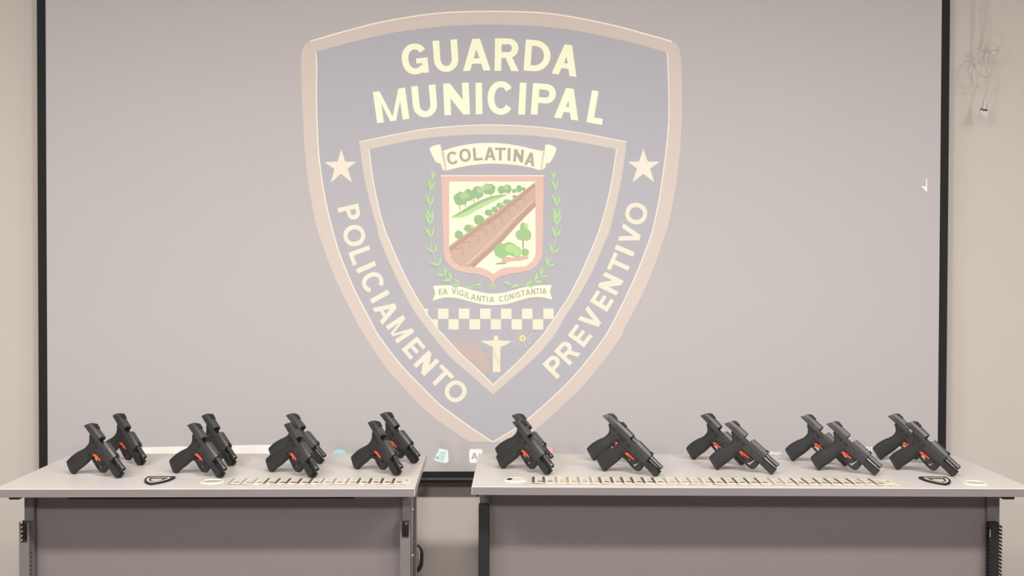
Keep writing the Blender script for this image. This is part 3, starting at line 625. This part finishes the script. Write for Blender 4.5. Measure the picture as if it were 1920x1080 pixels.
    b.loft([ol(-.08, 6, 9), ol(-.04, 7.6, 10.5), ol(.22, 7.6, 10.5), ol(.27, 5.2, 9), ol(.92, 4.2, 7.5), ol(1, 3, 6)])
    b.build('trigger_block', M['orange'], root, 40)['label'] = 'orange plastic block behind the trigger'
    return root
proto = build_pistol(); parts = list(proto.children)
pv = [v.co.copy() for p in parts for v in p.data.vertices]
poses = [  # x, y, yaw, lean, label
    (-1.281, 3.392, -23.5, 12.5, 'front one of the leftmost pair on the left desk'), (-1.269, 3.631, -33.3, 9.6, 'rear one of the leftmost pair on the left desk'),
    (-.973, 3.402, -27.7, 14.8, 'front one of the second pair on the left desk'), (-.973, 3.625, -36, 7.3, 'rear one of the second pair on the left desk'),
    (-.684, 3.420, -35.9, 16.8, 'front one of the third pair on the left desk'), (-.715, 3.629, -25.4, 16.5, 'rear one of the third pair on the left desk'),
    (-.426, 3.467, -40.4, 14.4, 'front one of the rightmost pair on the left desk'), (-.395, 3.669, -35.5, 6.3, 'rear one of the rightmost pair on the left desk'),
    (.032, 3.480, -39.3, 12.4, 'front one of the leftmost pair on the right desk'), (.029, 3.631, -34.2, 15, 'rear one of the leftmost pair on the right desk'),
    (.351, 3.439, -31.6, 2.7, 'front one of the second pair on the right desk'), (.334, 3.626, -26.8, 10.9, 'rear one of the second pair on the right desk'),
    (.708, 3.462, -27, 2.1, 'front one of the middle pair on the right desk'), (.667, 3.646, -37.8, 5.1, 'rear one of the middle pair on the right desk'),
    (1.027, 3.454, -31.6, 3.6, 'front one of the fourth pair on the right desk'), (.989, 3.615, -33.9, 6.3, 'rear one of the fourth pair on the right desk'),
    (1.281, 3.463, -42.5, 2.5, 'front one of the rightmost pair on the right desk'), (1.29, 3.643, -32.3, 1.5, 'rear one of the rightmost pair on the right desk')]
for i, (x, y, yw, ln, lb) in enumerate(poses):
    if i == 0: r = proto
    else:
        r = proto.copy(); C.objects.link(r)
        for p in parts:
            q = p.copy(); C.objects.link(q); q.parent = r
    r.rotation_euler = (math.radians(-ln), 0, math.radians(yw))
    rm = r.rotation_euler.to_matrix(); lo = min((rm @ v).z for v in pv)
    r.location = (x, y, TT-lo+.0002)
    tag(r, 'black pistol with open slide, ' + lb, 'pistol', 'pistols in pairs on the desks')

# ------------------------------------------------------------------ cards, shingled in two rows
ORD = ['first', 'second', 'third', 'fourth', 'fifth', 'sixth', 'seventh', 'eighth', 'ninth', 'tenth', 'eleventh', 'twelfth', 'thirteenth', 'fourteenth', 'fifteenth', 'sixteenth', 'seventeenth', 'eighteenth', 'nineteenth', 'twentieth',
       'twenty-first', 'twenty-second', 'twenty-third', 'twenty-fourth', 'twenty-fifth', 'twenty-sixth', 'twenty-seventh', 'twenty-eighth', 'twenty-ninth', 'thirtieth', 'thirty-first']
CT = .0009
def card(cw, cdp, strip, last, i):
    root = empty('card')
    b = MB(); b.box(0, cw, 0, cdp, 0, CT); b.build('card_body', M['card'], root)
    sm = M['stripd' if strip == 'dark' else 'stripl']
    b = MB(); b.box(.0003, .0085, .0005, cdp-.0005, CT, CT+.0001); b.build('edge_strip', sm, root)
    b = MB(); pm_ = M['printd' if strip == 'dark' else 'printl']; z0, z1 = CT, CT+.0001
    b.prism([(.014, .018), (.032, .018), (.031, .028), (.027, .034), (.019, .034), (.015, .028)], 2, z0, z1)
    if last:
        b.prism([(cw-.022, .066), (cw-.008, .066), (cw-.015, .052)], 2, z0, z1); b.box(.012, cw-.004, .044, .0455, z0, z1)
    b.build('picture', pm_, root)
    b = MB()
    for k in range(3): b.box(.014+.002*((i+k) % 3), .031, .052+.008*k, .0548+.008*k, z0, z1)
    b.build('text_lines', M['stripl'], root)
    return root
def card_row(xf, yf, ang, starts, cw, cdp, strips, where):
    a = math.radians(ang); ex, ey = Vector((math.cos(a), math.sin(a), 0)), Vector((-math.sin(a), math.cos(a), 0))
    for i, x in enumerate(starts):
        p = min((starts[j+1]-starts[j] for j in range(len(starts)-1)))
        tilt = (CT+.00025)/p; last = i == len(starts)-1
        cwi = cw; st = strips[i]
        r = card(cwi, cdp, 'dark' if st == 'd' else 'grey', last, i)
        xr = x-starts[0]
        pos = Vector((xf, yf, TT+.0003)) + ex*xr + ey*random.uniform(-.0015, .0015)
        pos.z += tilt*cwi
        r.location = pos; r.rotation_euler = (0, math.atan(tilt), a+random.uniform(-.006, .006))
        nm = 'dark' if st == 'd' else 'grey'
        if last: lb = 'fully visible cream card with dark strip at right end of %s desk row' % where
        else: lb = 'cream printed card with %s left strip, %s from left in %s desk row' % (nm, ORD[i], where)
        tag(r, lb, 'card', 'cream cards in a row on the %s desk' % where)
random.seed(2)
def px_starts(us, x0, x1): return [x0+(x1-x0)*(u-us[0])/(us[-1]-us[0]) for u in us]
uL = [426, 449, 470, 492, 513, 533, 554.5, 575.5, 598, 620, 645, 666.5, 688.5, 710.5, 732]
card_row(-.776, 3.226, .3, px_starts(uL, -.776, -.299), .058, .084, 'gggddddd' + 'gggdddd', 'left')
uR = [996, 1016, 1039, 1061, 1082, 1105, 1123, 1145, 1165, 1184, 1205, 1224.5, 1247, 1270, 1292, 1314, 1335, 1358, 1379, 1401, 1422, 1447, 1468, 1490, 1512, 1533.5, 1555, 1575, 1597, 1619, 1640]
card_row(.115, 3.238, -1.8, px_starts(uR, .115, 1.122), .068, .092, 'ddggggddddddggggddddd' + 'ggddddddgd', 'right')

# ------------------------------------------------------------------ embroidered patches
def patch(x, y, rz, label):
    root = empty('patch', (x, y, TT+.0002), rz); tag(root, label, 'patch')
    half = [(0, .055), (.036, .053), (.041, .050), (.041, .034), (.038, .008), (.029, -.018), (.015, -.042), (0, -.057)]
    half = catmull(half, 3)
    out = half + [(-p[0], p[1]) for p in half[::-1][1:-1]]
    sc = lambda k, z: [(p[0]*k, p[1]*k, z) for p in out]
    b = MB(); b.loft([sc(.98, 0), sc(1, .002), sc(1, .005), sc(.97, .0066), sc(.9, .0066), sc(.885, .005)]); b.build('border', M['patch'], root, 50)
    b = MB(); b.loft([sc(.88, .0048), sc(.88, .0056)]); b.build('field', M['patchg'], root)
    b = MB()
    for s in (-1, 1):
        rim = [(s*p[0]*.80, p[1]*.80) for p in half if p[1] < .042]
        inn = [(s*p[0]*.66, p[1]*.68) for p in half if p[1] < .042]
        for i in range(len(rim)-1): b.loft([[(*rim[i], z), (*rim[i+1], z), (*inn[i+1], z), (*inn[i], z)] for z in (.0055, .0061)])
    b.build('shield_outline', M['patchw'], root)
    b = MB(); b.prism([(-.014, .012), (.014, .012), (.016, -.004), (.008, -.018), (0, -.024), (-.008, -.018), (-.016, -.004)], 2, .0055, .0063); b.build('crest', M['patchc'], root)
    me = lettering('patch_lettering', None, [(c, -23.5+9.4*i, -36, 12, 8.2, 0) for i, c in enumerate('GUARDA')], None, 0, .2, mapf=lambda u, v: Vector((u/1000, -v/1000, .0063)))
    link('patch_lettering', me, M['patchw'], root)
patch(-.994, 3.275, .0, 'black shield patch with white lettering lying near the front of the left desk')
patch(1.328, 3.262, -.03, 'black shield patch with white lettering near the right end of the right desk')

# ------------------------------------------------------------------ power cable hanging by the screen, coiled cable under the left desk
pc = empty('power_cable', (1.86, YW-.08, 1.9)); tag(pc, 'knotted white power cable with a plug hanging on the wall at upper right', 'cable')
bpy.context.view_layer.update()
def Wp(x, y, off):
    u, v = 1720+x/4.5, y/4.5; d = RT*((u-960)/FPX) - UP*((v-540)/FPX) + FW; yy = YW-off*1.35
    return (d.x*yy/d.y, yy, CAM_H+d.z*yy/d.y)
def cordpts(rows): return catmull([Wp(*r) for r in rows], 8)
top = 2.88
s1 = cordpts([(548, -900, .03), (545, -500, .05), (546, -220, .055), (547, -80, .06), (547, 0, .06), (541, 100, .06), (548, 200, .065), (545, 300, .065), (541, 400, .07), (600, 440, .075), (640, 462, .08), (685, 440, .08), (672, 420, .085), (610, 430, .09), (598, 380, .095), (622, 310, .10), (672, 275, .10), (716, 292, .10), (716, 340, .10), (688, 400, .095), (640, 424, .09), (585, 405, .085), (560, 350, .08), (566, 250, .07), (576, 150, .065), (563, 60, .06), (566, 0, .06), (566, -80, .06), (566, -220, .055), (566, -500, .05), (560, -900, .03)])
s2 = cordpts([(545, 380, .06), (520, 410, .07), (590, 440, .085), (550, 432, .10), (512, 475, .11), (497, 555, .115), (525, 620, .115), (580, 648, .11), (610, 632, .105), (598, 560, .10), (570, 520, .10), (590, 440, .095), (612, 500, .09), (630, 570, .09), (630, 650, .09), (610, 690, .09), (590, 770, .09), (575, 850, .09)])
b = MB(); b.tube(s1, .0021, 8); b.tube(s2, .0026, 8); pbuild(b, 'cord', M['cord'], pc, 60)
b = MB(); P0, P1, P2, P3 = [Vector(Wp(*q)) for q in ((575, 828, .09), (572, 870, .09), (566, 905, .09), (562, 925, .09))]
b.tube([P0, P1, P2, P3], [.0045, .0075, .010, .012], 14); plug = pbuild(b, 'plug', M['cord'], pc, 40)
b = MB(); b.tube([P3, P3+(P3-P2)*.25], [.0135, .0135], 14); fcp = pbuild(b, 'plug_face', M['bracket'], pc, 40)
for dx in (-16, 3, 22):
    b = MB(); q0 = Vector(Wp(562+dx, 928, .09)); q1 = Vector(Wp(560+dx, 975, .09)); b.tube([q0, q1], .002, 8); pbuild(b, 'prong', M['screw'], pc, 40)
cc = empty('coiled_cable', (-.249, 3.582, .465)); tag(cc, 'dark coiled cable hanging behind the right leg of the left desk', 'cable')
b = MB()
pts = []
for i in range(4*24+1):
    a = 2*PI*i/24+PI/2; k = i/(4*24); pts.append((.019*math.cos(a)*(1+.12*math.sin(5*a*.3)), -.012+.024*k, -.035+.040*math.sin(a)*(1+.06*math.cos(3.1*k*PI))))
b.tube(pts, .0045, 8); b.build('cable_loops', M['coil'], cc, 60)
b = MB(); b.tube([(.006, -.016, .004), (.012, -.017, -.012), (.010, -.017, -.03)], .003, 8); b.build('cable_tie', M['cap'], cc, 60)
